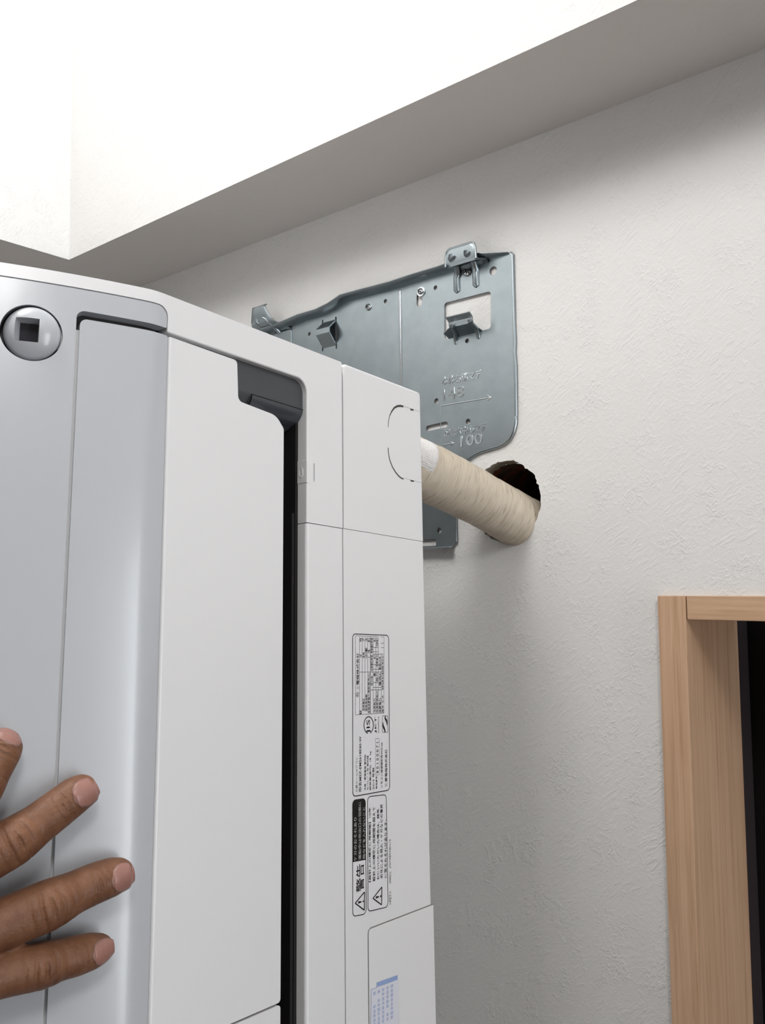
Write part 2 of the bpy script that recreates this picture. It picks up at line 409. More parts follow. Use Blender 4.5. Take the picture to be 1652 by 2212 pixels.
# hooks
def hook(name, strip, ribs, width_pts=None):
    """strip: rows of (x0, x1, z, off); a bent tongue of sheet metal"""
    bm = bmesh.new(); rows = []
    for x0, x1, z, off in strip:
        rows.append([bm.verts.new((x0 + (x1 - x0) * k / 6, -off, z)) for k in range(7)])
    for a, b in zip(rows, rows[1:]):
        for k in range(6): bm.faces.new((a[k], a[k + 1], b[k + 1], b[k]))
    o = finish(bm, name, STEEL, plate, smooth=45)
    md = o.modifiers.new('s', 'SOLIDIFY'); md.thickness = 0.0012; md.offset = 0
    while o.modifiers.find('s') > 0: o.modifiers.move(o.modifiers.find('s'), 0)
    for pts, r in ribs:
        bm = bmesh.new()
        # a rib: half round bar following points (x, z, off)
        Pn = []
        for i, (x, z, off) in enumerate(pts): Pn.append((x, -off, z))
        rr = [r * (0.35 if i in (0, len(pts) - 1) else 1.0) for i in range(len(pts))]
        tube(bm, Pn, rr, 12)
        finish(bm, 'hook_rib', STEEL, o, smooth=60)
    return o
# right hook over the lip: sits 18 mm off the wall, with a rounded rim
hx0, hz0 = P(968, 590); hx1 = P(1030, 570)[0]
ho = 0.0175
def Q(u, v, off=ho): return P(u, v, off)
qa = Q(961, 575); qb = Q(1027, 556); qt = Q(975, 537); qt2 = Q(1018, 524)
ztop = (qt[1] + qt2[1]) / 2
strip = [(qa[0], qb[0] + 0.004, (hz0 + P(1030, 570)[1]) / 2 - 0.002, OFF + 0.0005), (qa[0], qb[0] + 0.004, (hz0 + P(1030, 570)[1]) / 2 + 0.0015, OFF + 0.004),
         (qa[0] + 0.0004, qb[0] + 0.002, (qa[1] + qb[1]) / 2 - 0.001, ho - 0.0015), (qa[0] + 0.0008, qb[0], (qa[1] + qb[1]) / 2 + 0.002, ho),
         (qa[0] + 0.0012, qb[0] - 0.0008, ztop - 0.004, ho), (qa[0] + 0.0030, qb[0] - 0.003, ztop - 0.001, ho), (qa[0] + 0.0045, qb[0] - 0.0045, ztop, ho)]
def ribpts(u0, v0, u1, v1, x_shift=0.0):
    a = Q(u0, v0, ho + 0.001); b = P(u1, v1)
    za = a[1]; zc = top[9][1]
    zl = (hz0 + P(1030, 570)[1]) / 2
    x0 = a[0]; x1 = b[0]
    return [(x0, za, ho + 0.0002), (x0, za - 0.0018, ho + 0.0014), (x0 + (x1 - x0) * .2, zl + 0.0055, ho + 0.0012), (x0 + (x1 - x0) * .5, zl + 0.0015, OFF + 0.0060), (x0 + (x1 - x0) * .8, zl - 0.0045, OFF + 0.0012), (x1, zl - 0.0075, OFF + 0.0003), (x1, b[1] + 0.0025, OFF + 0.0003), (x1, b[1], OFF - 0.0006)]
hk = hook('hook', strip, [(ribpts(977, 549, 988, 634), 0.0033), (ribpts(1009, 541, 1029, 622), 0.0033)])
# rolled rim around the hook
bm = bmesh.new()
xa, xb = qa[0] + 0.0006, qb[0] + 0.0004; z0 = (qa[1] + qb[1]) / 2 - 0.001
tube(bm, [(xa, -ho, z0), (xa + 0.0004, -ho, ztop - 0.005), (xa + 0.0018, -ho, ztop - 0.0015), (xa + 0.0048, -ho, ztop), (xb - 0.0050, -ho, ztop), (xb - 0.0020, -ho, ztop - 0.0015), (xb - 0.0006, -ho, ztop - 0.005), (xb, -ho, z0)], 0.0011, 10)
finish(bm, 'rim', STEEL, hk, smooth=60)
# left hook (partly behind the unit)
la = Q(543, 705, 0.019); lb = Q(585, 700, 0.019); lt = Q(545, 664, 0.019); lt2 = Q(572, 656, 0.019)
zt = (lt[1] + lt2[1]) / 2
zl = top[0][1]
strip = [(la[0] - 0.004, lb[0] + 0.016, zl - 0.001, OFF + 0.0005), (la[0] - 0.003, lb[0] + 0.010, zl + 0.003, OFF + 0.006), (la[0] - 0.001, lb[0] + 0.003, zl + 0.007, 0.017), (la[0], lb[0] + 0.0005, zl + 0.011, 0.019),
         (lt[0], lt2[0] + 0.0005, zt - 0.0035, 0.019), (lt[0] + 0.0003, lt2[0], zt - 0.0010, 0.0185), (lt[0] + 0.0005, lt2[0], zt, 0.0160)]
def lrib(u0, v0, dx):
    a = Q(u0, v0, 0.020)
    return [(a[0], a[1], 0.0187), (a[0], a[1] - 0.0012, 0.0198), (a[0] + dx * .4, zl + 0.010, 0.0192), (a[0] + dx * .8, zl + 0.004, 0.0105), (a[0] + dx, zl - 0.002, OFF + 0.0004), (a[0] + dx, zl - 0.010, OFF - 0.0004)]
hook('hook', strip, [(lrib(553, 689, 0.001), 0.0021), (lrib(568, 684, 0.008), 0.0024)])
bm = sheet([rounded([P(592, 722), P(632, 711), P(632, 745), P(592, 760)], 0.003)], 0.0016, 0.0006, 2); map_bm(bm, to_plate(OFF + 0.0012))
finish(bm, 'pressed_boss', STEEL, plate, smooth=60)
# hook standing in the window
wa = P(968, 729); wb = P(1042, 713); zc = (wa[1] + wb[1]) / 2
ca = Q(970, 704, 0.0185); cb = Q(1021, 690, 0.0185); ctp = Q(972, 692, 0.0185)[1] * 0.5 + Q(1020, 678, 0.0185)[1] * 0.5
strip = [(wa[0] + 0.001, wb[0], zc - 0.001, OFF + 0.0003), (wa[0] + 0.001, wb[0] - 0.001, zc + 0.0008, OFF + 0.004), (wa[0] + 0.001, wb[0] - 0.006, zc + 0.002, OFF + 0.0085), (ca[0], cb[0], zc + 0.0035, 0.0180), (ca[0], cb[0], zc + 0.0055, 0.0188),
         (ca[0], cb[0], ctp - 0.0025, 0.0188), (ca[0], cb[0], ctp - 0.0008, 0.0205), (ca[0], cb[0], ctp + 0.001, 0.0235)]
def wrib(u0, v0, u1, v1):
    a = Q(u0, v0, 0.020); b = P(u1, v1)
    return [(a[0], a[1], 0.0185), (a[0], a[1] - 0.0010, 0.0197), (a[0] + (b[0] - a[0]) * .2, zc + 0.004, 0.0192), (a[0] + (b[0] - a[0]) * .6, zc + 0.0012, OFF + 0.006), (b[0], zc - 0.003, OFF + 0.0008), (b[0], b[1] + 0.002, OFF + 0.0003), (b[0], b[1], OFF - 0.0006)]
hook('hook', strip, [(wrib(978, 702, 985, 746), 0.0019), (wrib(1014, 691, 1034, 734), 0.0021)])
# lanced strap
xa, xb = P(698, 700)[0], P(726.5, 700)[0]; z1, z0 = (P(698, 700)[1] + P(726, 691)[1]) / 2, (P(698, 752)[1] + P(726, 745)[1]) / 2
dz = z1 - z0
strip = [(xa, xb, z1 + 0.0005, OFF), (xa, xb, z1 - dz * 0.36, OFF + 0.0105), (xa, xb, z1 - dz * 0.56, OFF + 0.0105), (xa, xb, z0 - 0.0005, OFF)]
bm = bmesh.new(); rows = []
for x0, x1, z, off in strip: rows.append([bm.verts.new((x0, -off, z)), bm.verts.new((x1, -off, z))])
for a, b in zip(rows, rows[1:]): bm.faces.new((a[0], a[1], b[1], b[0]))
o = finish(bm, 'strap', STEEL, plate, smooth=0)
md = o.modifiers.new('s', 'SOLIDIFY'); md.thickness = 0.0012; md.offset = 0
# screws with cross recess
def screw(u, v, r, washer=False):
    x, z = P(u, v, OFF + 0.002); bm = bmesh.new()
    prof = [(r * 1.0, 0.0), (r * 1.0, 0.0006), (r * 0.94, 0.0013), (r * 0.75, 0.0021), (r * 0.45, 0.0027), (r * 0.12, 0.0029)]
    rings = []
    for rr, h in prof: rings.append([bm.verts.new((rr * math.cos(2 * math.pi * k / 24), -h, rr * math.sin(2 * math.pi * k / 24))) for k in range(24)])
    for a, b in zip(rings, rings[1:]):
        for k in range(24): bm.faces.new((a[k], a[(k + 1) % 24], b[(k + 1) % 24], b[k]))
    bm.faces.new(rings[-1]); bm.faces.new(rings[0][::-1])
    o = finish(bm, 'screw', CHROME, plate, smooth=50); o.location = (x, -OFF - (0.0016 if washer else 0.0006), z)
    o.rotation_euler = (0, random.uniform(0, 1.5), 0)
    bm = bmesh.new()
    for a in (0, math.pi / 2):
        b2 = box(bmesh.new(), -r * 0.62, r * 0.62, -0.0030, -0.0018, -r * 0.13, r * 0.13)
        bmesh.ops.rotate(b2, verts=b2.verts, cent=(0, 0, 0), matrix=Matrix.Rotation(a, 3, 'Y')); join(bm, b2)
    finish(bm, 'cross_recess', BLACK, o, smooth=0)
    if washer:
        bm = ring2d([(r * 1.5 * math.cos(2 * math.pi * k / 28), r * 1.5 * math.sin(2 * math.pi * k / 28)) for k in range(28)], [(r * 0.5 * math.cos(2 * math.pi * k / 28), r * 0.5 * math.sin(2 * math.pi * k / 28)) for k in range(28)])
        map_bm(bm, lambda a, b, c: (a, -c, b))
        wsh = finish(bm, 'washer', CHROME, plate, smooth=0); wsh.location = (x, -OFF - 0.0012, z)
        md = wsh.modifiers.new('s', 'SOLIDIFY'); md.thickness = 0.001; md.offset = 0
screw(794, 663, 0.0034); screw(908, 629.5, 0.0030, True); screw(1008, 587, 0.0041)
# stamped lettering: raised strokes
def stamp(body, p0, p1, h, name='stamped_lettering'):
    a, b = Vector(P(*p0)), Vector(P(*p1)); L = (b - a).length; ang = math.atan2(b.y - a.y, b.x - a.x)
    bm = text_bm(body, L, h, 0.00025, 0.0)
    cs, sn = math.cos(ang), math.sin(ang)
    map_bm(bm, lambda x, y, z: (a.x + x * cs - y * sn, -OFF - 0.0008 - z, a.y + x * sn + y * cs))
    finish(bm, name, CHROME, plate, smooth=0)
stamp('本体右端マデ', (955, 833), (1041, 817), 0.0078)
stamp('148', (958, 866), (1003, 857), 0.0105)
stamp('配管穴中心マデ', (961, 945), (1052, 930), 0.0072)
stamp('100', (996, 966), (1043, 959), 0.0100)
def arrow(p, q, hd):
    a, b = Vector(P(*p)), Vector(P(*q))
    ridge('stamped_arrow', a, b, 0.0006, 0.0006)
    d = (b - a).normalized(); n = Vector((-d.y, d.x))
    for s in (1, -1): ridge('stamped_arrow', b - d * hd + n * hd * 0.55 * s, b + d * 0.0005, 0.0006, 0.0006)
arrow((953, 877), (1061, 858.5), 0.0040)
arrow((957, 961.5), (980, 957.5), 0.0032)
ridge('stamped_line', P(952, 880), P(953, 975), 0.0003, 0.0003, mat_=STEEL)

# ------------------------------------------------------------------ wrapped pipe
pa = CAM + M @ (ray(900, 1010) * 0.700); pw = Vector((HX + 0.0045, 0, HZc - 0.0130))
d = (pw - pa).normalized()
pipe = tag(empty('wrapped_pipe', pa), 'thick pipe bundle wrapped in beige tape running from the white unit into the wall hole', 'pipe')
rot = d.to_track_quat('Z', 'Y').to_matrix()
pipe.matrix_world = Matrix.Translation(pa) @ rot.to_4x4()
L = (pw - pa).length
def tape():
    m = mat('beige_tape', (0.62, 0.54, 0.43), 0.5, spec=0.35); t = NT(m)
    v = t.coord((40, 40, 900)); n1 = t.noise(v, 1.0, 3, 0.6, 0.5)
    v2 = t.coord((70, 70, 420), (0.12, 0.18, 0)); n2 = t.noise(v2, 1.0, 2, 0.5, 0.4)
    cr = t.ramp(n2, ((0.30, (1, 1, 1)), (0.40, (0, 0, 0))))
    c = t.ramp(t.math('ADD', t.math('MULTIPLY', n1, 0.6), t.math('MULTIPLY', n2, 0.4)), ((0.3, (0.52, 0.44, 0.335)), (0.6, (0.64, 0.565, 0.46))))
    t.link(c, t.b.inputs['Base Color'])
    t.bump(t.math('SUBTRACT', t.math('MULTIPLY', n1, 0.6), t.math('MULTIPLY', cr, 0.9)), 0.8, 0.0007)
    return m
bm = bmesh.new(); pts = []; rad = []
N = 160
for k in range(N + 1):
    z = -0.030 + (L + 0.030 + 0.055) * k / N
    sag = 0.0012 * math.sin(z * 30)
    pts.append((0.0, sag, z))
    wrap = ((z + 0.2) / 0.021) % 1.0
    rad.append(0.0230 + 0.0002 * min(1, max(0, z / L)) + 0.00035 * (1 - wrap) + 0.0006 * math.sin(z * 47 + 1))
tube(bm, pts, rad, 56, up=(1, 0, 0))
for vtx in bm.verts:                                  # overlapping turns run a little askew, with small wrinkles
    a = math.atan2(vtx.co.y, vtx.co.x); vtx.co.z += 0.0022 * math.sin(a + 0.6)
    k = 1 + 0.006 * math.sin(a * 9 + vtx.co.z * 160) * math.sin(a * 3 + 1) ; vtx.co.x *= k; vtx.co.y *= k
finish(bm, 'tape_wrap', tape(), pipe, smooth=60)
# white knitted sleeve on the stub coming out of the unit
m = mat('white_knit_sleeve', (0.82, 0.80, 0.79), 0.8); t = NT(m)
vo = t.new('ShaderNodeTexVoronoi'); vo.inputs['Scale'].default_value = 620; vo.inputs['Randomness'].default_value = 0.25
t.link(t.coord(), vo.inputs['Vector']); t.bump(vo.outputs['Distance'], 0.9, 0.0008)
bm = bmesh.new()
q0 = CAM + M @ (ray(880, 985) * 0.690); q1 = CAM + M @ (ray(907, 993) * 0.690); q2 = CAM + M @ (ray(921, 999) * 0.693)
inv = pipe.matrix_world.inverted()
qs = [q0.lerp(q1, -0.1), q0, q1, q1.lerp(q2, .5), q2, q2 + (q2 - q1) * 0.25, q2 + (q2 - q1) * 0.45, q2 + (q2 - q1) * 0.55]
tube(bm, [inv @ q for q in qs], [0.0165, 0.0166, 0.0166, 0.0165, 0.0160, 0.0140, 0.0100, 0.0040], 40)
finish(bm, 'knit_sleeve', m, pipe, smooth=60)

# ------------------------------------------------------------------ air conditioner (stood on end, underside to the camera)
ac = tag(empty('air_conditioner', AC_LOC, AC_ROT), 'white wall air conditioner unit stood on end, held by a hand beside the wall', 'air conditioner')
TURN = ((0.0, 0), (0.234, 0), (0.245, 20), (0.315, 28), (0.36, 33), (0.42, 80), (0.60, 95), (0.70, 97))   # heading of the outer skin along its girth
def heading(s):
    for (a, ta), (b, tb) in zip(TURN, TURN[1:]):
        if s <= b: return math.radians(ta + (tb - ta) * max(0, s - a) / (b - a))
    return math.radians(TURN[-1][1])
TAB = [(0.0, 0.0)]; DS = 0.0005
for k in range(1400):
    h = heading((k + 0.5) * DS); x, y = TAB[-1]; TAB.append((x - math.sin(h) * DS, y - math.cos(h) * DS))
def skin(s, wv, z):
    if s <= 0: x, y, h = 0.0, -s, 0.0
    else:
        k = min(int(s / DS), len(TAB) - 2); fr = s / DS - k
        x = TAB[k][0] + (TAB[k + 1][0] - TAB[k][0]) * fr; y = TAB[k][1] + (TAB[k + 1][1] - TAB[k][1]) * fr; h = heading(s)
    return (x + math.cos(h) * wv, y - math.sin(h) * wv, z)
def slab(name, outline, m, w0=-0.006, w1=0.0, bevels=((None, 0.0005, 2),), parent=ac, smooth=34):
    """a moulded panel: outline in (girth, length), bent round the skin of the unit"""
    bm = bmesh.new(); f = bm.faces.new([bm.verts.new((p[0], w1, p[1])) for p in outline])
    r = bmesh.ops.extrude_face_region(bm, geom=[f])
    for v in [g for g in r['geom'] if isinstance(g, bmesh.types.BMVert)]: v.co.y = w0
    bmesh.ops.recalc_face_normals(bm, faces=bm.faces)
    for pred, rad, seg in bevels:
        if rad <= 0: continue
        ed = []
        for e in bm.edges:
            a, b = e.verts
            if abs(a.co.y - w1) < 1e-7 and abs(b.co.y - w1) < 1e-7 and len(e.link_faces) == 2:
                mid = (a.co + b.co) / 2
                if pred is None or pred(mid.x, mid.z): ed.append(e)
        if ed: bmesh.ops.bevel(bm, geom=ed, offset=rad, segments=seg, affect='EDGES', profile=0.5, clamp_overlap=True)
    lo, hi = min(v.co.x for v in bm.verts), max(v.co.x for v in bm.verts)
    s = 0.232
    while s < hi:
        if s > lo + 1e-4:
            bmesh.ops.bisect_plane(bm, geom=bm.verts[:] + bm.edges[:] + bm.faces[:], plane_co=(s, 0, 0), plane_no=(1, 0, 0), dist=1e-7)
        s += 0.0022 if s < 0.25 else 0.006
    map_bm(bm, skin)
    return finish(bm, name, m, parent, smooth=smooth)
ZE = -0.799
chs = [(-0.0085, -0.002), (-0.0085, -0.1238), (-0.075, -0.1238), (-0.09, -0.2285)]
for s in (0.2335, 0.26, 0.30, 0.34, 0.37, 0.40, 0.43, 0.50, 0.58): chs.append(skin(s, -0.0068, 0)[:2])
chs += [(-0.287, -0.375), (-0.290, -0.002)]
bm = bmesh.new(); f = bm.faces.new([bm.verts.new((p[0], p[1], -0.004)) for p in chs])
r = bmesh.ops.extrude_face_region(bm, geom=[f])
for v in [g for g in r['geom'] if isinstance(g, bmesh.types.BMVert)]: v.co.z = ZE + 0.002
finish(bm, 'chassis', BLACK, ac, smooth=0)
for zz, nm in ((-0.0045, 'end_cap'), (ZE, 'end_cap')):
    cap = [(-0.0045, -0.0015)] + [skin(s, -0.0045, 0)[:2] for s in (0.10, 0.20, 0.2335, 0.26, 0.30, 0.34, 0.37, 0.40, 0.43, 0.50, 0.58)] + [(-0.288, -0.375), (-0.291, -0.0015)]
    bm = bmesh.new(); f = bm.faces.new([bm.verts.new((p[0], p[1], zz)) for p in cap])
    r = bmesh.ops.extrude_face_region(bm, geom=[f])
    for v in [g for g in r['geom'] if isinstance(g, bmesh.types.BMVert)]: v.co.z = zz + 0.0042
    finish(bm, nm, WHITE, ac, smooth=0)
bm = box(bmesh.new(), -0.291, -0.0045, -0.004, -0.0005, ZE, -0.001); finish(bm, 'back_plate', WHITE, ac, smooth=0)
SE, ST, SL = 0.0890, -0.1127, 0.1222            # seam, cross seam, slot edge
side = rounded([(SE, 0.0), (0.62, 0.0), (0.62, -0.0068), (0.2308, -0.0068), (0.2308, -0.0212), (SL, -0.0212), (SL, ST + 0.0002), (SE, ST + 0.0002)],
               [0.001, 0, 0, 0.006, 0.001, 0.0085, 0, 0], 6)
slab('side_panel', side, WHITE, -0.0080, 0.0, [(lambda s, z: z > -0.0004, 0.0028, 4), (lambda s, z: (z < -0.020 and s > SE + 0.002 and z > -0.0225) or (abs(s - SL) < 0.009 and z < -0.0205 and z > ST + 0.001), 0.0022, 4)])
slab('under_frame', [(SE + 0.0005, ST - 0.0003), (SL, ST - 0.0003), (SL, ZE), (SE + 0.0005, ZE)], WHITE, -0.0080, 0.0, [(lambda s, z: abs(s - SL) < 1e-4, 0.0022, 4)])
slab('rear_panel', rounded([(0, 0.0), (SE - 0.0011, 0.0), (SE - 0.0008, ST + 0.00015), (0, ST + 0.00015)], [0.003, 0.004, 0, 0], 4), WHITE, -0.006, 0.0004, [(lambda s, z: z > -0.0035 or s < 0.0005, 0.0022, 4), (lambda s, z: s > SE - 0.001, 0.0004, 2)])
slab('rear_panel', [(0, ST - 0.00015), (SE - 0.0004, ST - 0.00015), (SE - 0.0004, ZE), (0, ZE)], WHITE, -0.006, 0.0002, [(lambda s, z: s < 0.0005, 0.0022, 4), (lambda s, z: s > SE - 0.001, 0.0003, 2)])
cover = slab('access_cover', rounded([(-0.0012, -0.3612), (0.0674, -0.3612), (0.0674, -0.76), (-0.0012, -0.76)], [0, 0.0035, 0.003, 0], 4), WHITE, -0.004, 0.0006, [(None, 0.0003, 2)])
# vanes
VR, VL = 0.1427, 0.2296
vane = rounded([(VL, -0.0232), (0.1810, -0.0237), (0.1797, -0.0478), (0.1490, -0.0500), (VR, -0.0570), (VR, -0.3812), (VL, -0.3812)], [0, 0.0025, 0.0035, 0.012, 0.003, 0.002, 0], 5)
slab('vane', vane, WHITE, -0.006, 0.0, [(lambda s, z: s > VL - 1e-4, 0.0016, 4), (lambda s, z: s < VL - 0.001, 0.0005, 2)])
slab('vane', rounded([(VL, -0.3824), (VR, -0.3824), (VR, ZE + 0.02), (VL, ZE + 0.02)], [0, 0.002, 0, 0]), WHITE, -0.006, 0.0, [(lambda s, z: s > VL - 1e-4, 0.0016, 4), (lambda s, z: s < VL - 0.001, 0.0005, 2)])
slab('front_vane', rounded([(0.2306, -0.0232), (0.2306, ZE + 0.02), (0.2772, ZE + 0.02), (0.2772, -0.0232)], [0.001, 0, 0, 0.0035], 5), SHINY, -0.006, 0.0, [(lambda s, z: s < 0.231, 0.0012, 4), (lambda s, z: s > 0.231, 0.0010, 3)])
GR = 0.2790
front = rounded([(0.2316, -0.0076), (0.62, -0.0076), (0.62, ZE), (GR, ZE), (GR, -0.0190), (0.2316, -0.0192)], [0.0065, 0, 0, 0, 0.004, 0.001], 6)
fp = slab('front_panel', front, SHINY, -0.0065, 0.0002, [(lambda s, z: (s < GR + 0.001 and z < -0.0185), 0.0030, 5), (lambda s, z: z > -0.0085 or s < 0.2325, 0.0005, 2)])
# white moulding behind the joints of the front
slab('joint_backing', [(0.2255, -0.0285), (0.2870, -0.0285), (0.2870, ZE + 0.01), (0.2255, ZE + 0.01)], WHITE, -0.0066, -0.0028, [])
# sensor eye
SS, SZ, SR = 0.2998, -0.0346, 0.0146
sp = Vector(skin(SS, 0, SZ)); hn = heading(SS)
SN = Vector((math.cos(hn), -math.sin(hn), 0)); STN = Vector((math.sin(hn), math.cos(hn), 0))     # normal, and towards the wall
def eye(a, b, c): return sp + STN * a + Vector((0, 0, 1)) * b + SN * c
def revolve(bm, prof, fn, n=48, cap0=False, cap1=False):
    rings = [[bm.verts.new(fn(r * math.cos(2 * math.pi * k / n), r * math.sin(2 * math.pi * k / n), h)) for k in range(n)] for r, h in prof]
    for a, b in zip(rings, rings[1:]):
        for k in range(n): bm.faces.new((a[k], a[(k + 1) % n], b[(k + 1) % n], b[k]))
    if cap0: bm.faces.new(rings[0][::-1])
    if cap1: bm.faces.new(rings[-1])
bm = bmesh.new(); revolve(bm, [(SR, -0.02), (SR, 0.02)], eye, 64, True, True)
cut = finish(bm, 'cutter', BLACK, ac, smooth=0)
boolean(fp, cut)
bm = bmesh.new(); revolve(bm, [(SR + 0.0002, -0.0001), (SR, -0.0012), (SR - 0.0002, -0.0115), (0.001, -0.0118)], eye, 64, False, True)
sensor = finish(bm, 'sensor_socket', CHASSIS, ac, smooth=50)
tl = Matrix.Rotation(math.radians(9), 3, 'X') @ Matrix.Rotation(math.radians(-10), 3, 'Y')
def eyet(a, b, c):
    v = tl @ Vector((a, b, c)); return eye(v.x, v.y, v.z - 0.001)
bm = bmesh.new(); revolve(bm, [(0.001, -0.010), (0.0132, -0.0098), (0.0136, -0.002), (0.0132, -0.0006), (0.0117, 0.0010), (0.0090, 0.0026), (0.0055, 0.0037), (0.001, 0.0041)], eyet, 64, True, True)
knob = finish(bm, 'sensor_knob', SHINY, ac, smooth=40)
bm = bmesh.new(); vs = []
for sz, h in ((0.0042, -0.0050), (0.0062, 0.0060)):
    vs.append([bm.verts.new(eyet(a * sz - 0.0018, b * sz * 1.04 + 0.0012, h)) for a, b in ((-1, -1), (1, -1), (1, 1), (-1, 1))])
for k in range(4): bm.faces.new((vs[0][k], vs[0][(k + 1) % 4], vs[1][(k + 1) % 4], vs[1][k]))
bm.faces.new(vs[0][::-1]); bm.faces.new(vs[1])
boolean(knob, finish(bm, 'cutter', BLACK, ac, smooth=0))
bm = bmesh.new(); bm.faces.new([bm.verts.new(eyet(a * 0.0045 - 0.0018, b * 0.0045 * 1.04 + 0.0012, -0.0043)) for a, b in ((-1, -1), (1, -1), (1, 1), (-1, 1))])
finish(bm, 'sensor_window', SMOKE, knob, smooth=0)
# inside the outlet: dark bracket, latch, ribs and a bar
def rows(name, prof, y0, y1, m, parent=ac, smooth=50):
    bm = bmesh.new(); a = [bm.verts.new((x, y0, z)) for z, x in prof]; b = [bm.verts.new((x, y1, z)) for z, x in prof]
    for i in range(len(a) - 1): bm.faces.new((a[i], a[i + 1], b[i + 1], b[i]))
    return finish(bm, name, m, parent, smooth=smooth)
br = rows('outlet_bracket', [(-0.010, -0.0040), (-0.0385, -0.0040), (-0.0405, -0.0046), (-0.0440, -0.0066), (-0.0480, -0.0100), (-0.0510, -0.0150), (-0.0530, -0.024), (-0.058, -0.032), (-0.085, -0.036)], -0.1222, -0.215, DARK)
rows('latch', [(-0.0400, -0.0036), (-0.0425, -0.0040), (-0.0455, -0.0060), (-0.0480, -0.0088), (-0.0500, -0.0130), (-0.0515, -0.021)], -0.1224, -0.1655, SATIN, br)
bm = bmesh.new()
tube(bm, [(-0.0036, -0.1224, -0.0398), (-0.0036, -0.166, -0.0398), (-0.0060, -0.1672, -0.0450), (-0.0105, -0.1685, -0.0495)], 0.00035, 6)
finish(bm, 'latch_gap', BLACK, br, smooth=60)
for k in range(6):
    bm = box(bmesh.new(), -0.0300, -0.0225, -0.165, -0.1236, -0.0660 - k * 0.0042, -0.0640 - k * 0.0042); finish(bm, 'outlet_rib', DARK, ac, smooth=0)
bm = box(bmesh.new(), -0.034, -0.0235, -0.165, -0.1236, -0.110, -0.0890); finish(bm, 'outlet_block', BLACK, ac, smooth=0)
bm = box(bmesh.new(), -0.018, -0.0095, -0.1258, -0.1234, ZE + 0.03, -0.1060); finish(bm, 'louver_bar', BLACK, ac, smooth=0)
# knock-out outline, screw cap tab and its moulded mark
def decal(name, pts2, m, parent=ac, wv=0.0005):
    bm = poly2d(pts2); map_bm(bm, lambda s, z, c: skin(s, wv, z)); return finish(bm, name, m, parent, smooth=0)
def stroke(name, px, wid, m, parent=ac, wv=0.00055, space=ap):
    """a thin line through photo points on the underside; wid in metres (number or list)"""
    L = [Vector(space(*p)) for p in px]; bm = bmesh.new(); R = []
    for i, p in enumerate(L):
        tn = (L[min(i + 1, len(L) - 1)] - L[max(i - 1, 0)]).normalized(); n = Vector((-tn.y, tn.x)); h = (wid[i] if isinstance(wid, (list, tuple)) else wid) / 2
        R.append((bm.verts.new((p.x + n.x * h, p.y + n.y * h, 0)), bm.verts.new((p.x - n.x * h, p.y - n.y * h, 0))))
    for a, b in zip(R, R[1:]): bm.faces.new((a[0], a[1], b[1], b[0]))
    map_bm(bm, lambda s, z, c: skin(s, wv, z)); return finish(bm, name, m, parent, smooth=0)
K = lambda x, y: (820 + x / 10.536, 850 + y / 10.536)
SLIT = mat('slit_shadow_grey', (0.06, 0.055, 0.045), 0.7)
FAINT = mat('moulding_line', (0.45, 0.44, 0.43), 0.6)
stroke('knockout_slit', [K(178, 770), K(185, 640), K(215, 510), K(260, 410), K(320, 330), K(390, 290), K(460, 285), K(525, 298)], [0.0004, 0.0005, 0.0006, 0.0010, 0.0014, 0.0015, 0.0016, 0.0014], SLIT)
stroke('knockout_slit', [K(178, 1235), K(185, 1350), K(215, 1510), K(270, 1660), K(345, 1790), K(420, 1880), K(480, 1930), K(530, 1945)], [0.0007, 0.0007, 0.0008, 0.0009, 0.0010, 0.0010, 0.0010, 0.0010], SLIT)
stroke('knockout_line', [K(525, 285), K(925, 425)], 0.00025, FAINT); stroke('knockout_line', [K(540, 1925), K(935, 2030)], 0.00025, FAINT)
stroke('knockout_tick', [K(685, 365), K(755, 378)], 0.0013, SLIT); stroke('knockout_tick', [K(690, 1985), K(765, 1998)], 0.0012, SLIT)
slab('screw_cap', rounded([(0.1178, ap(665, 993)[1]), (SL + 0.00035, ap(665, 993)[1]), (SL + 0.00035, ap(665, 1043)[1]), (0.1178, ap(665, 1043)[1])], 0.0004), WHITE, -0.0080, 0.00012, [(lambda s, z: s > SL, 0.0022, 4)])
stroke('moulding_line', [(678, 1001), (678, 1039)], 0.00045, mat('line_grey', (0.25, 0.25, 0.25), 0.6), wv=0.0003)
zc0 = ap(660, 1018)[1]
bm = bmesh.new(); tube(bm, [(-0.0049 + 0.0016 * math.cos(k * math.pi / 12), -SL - 0.00045, zc0 + 0.0030 * math.sin(k * math.pi / 12)) for k in range(25)], 0.00028, 6)
finish(bm, 'moulded_mark', WHITE, ac, smooth=60)
bm = bmesh.new(); tube(bm, [(-0.0062, -SL - 0.00045, zc0 + 0.001), (-0.0049, -SL - 0.00045, zc0 + 0.0019), (-0.0038, -SL - 0.00045, zc0 - 0.0004), (-0.0055, -SL - 0.00045, zc0 - 0.0016)], 0.00024, 6)
finish(bm, 'moulded_mark', WHITE, ac, smooth=60)

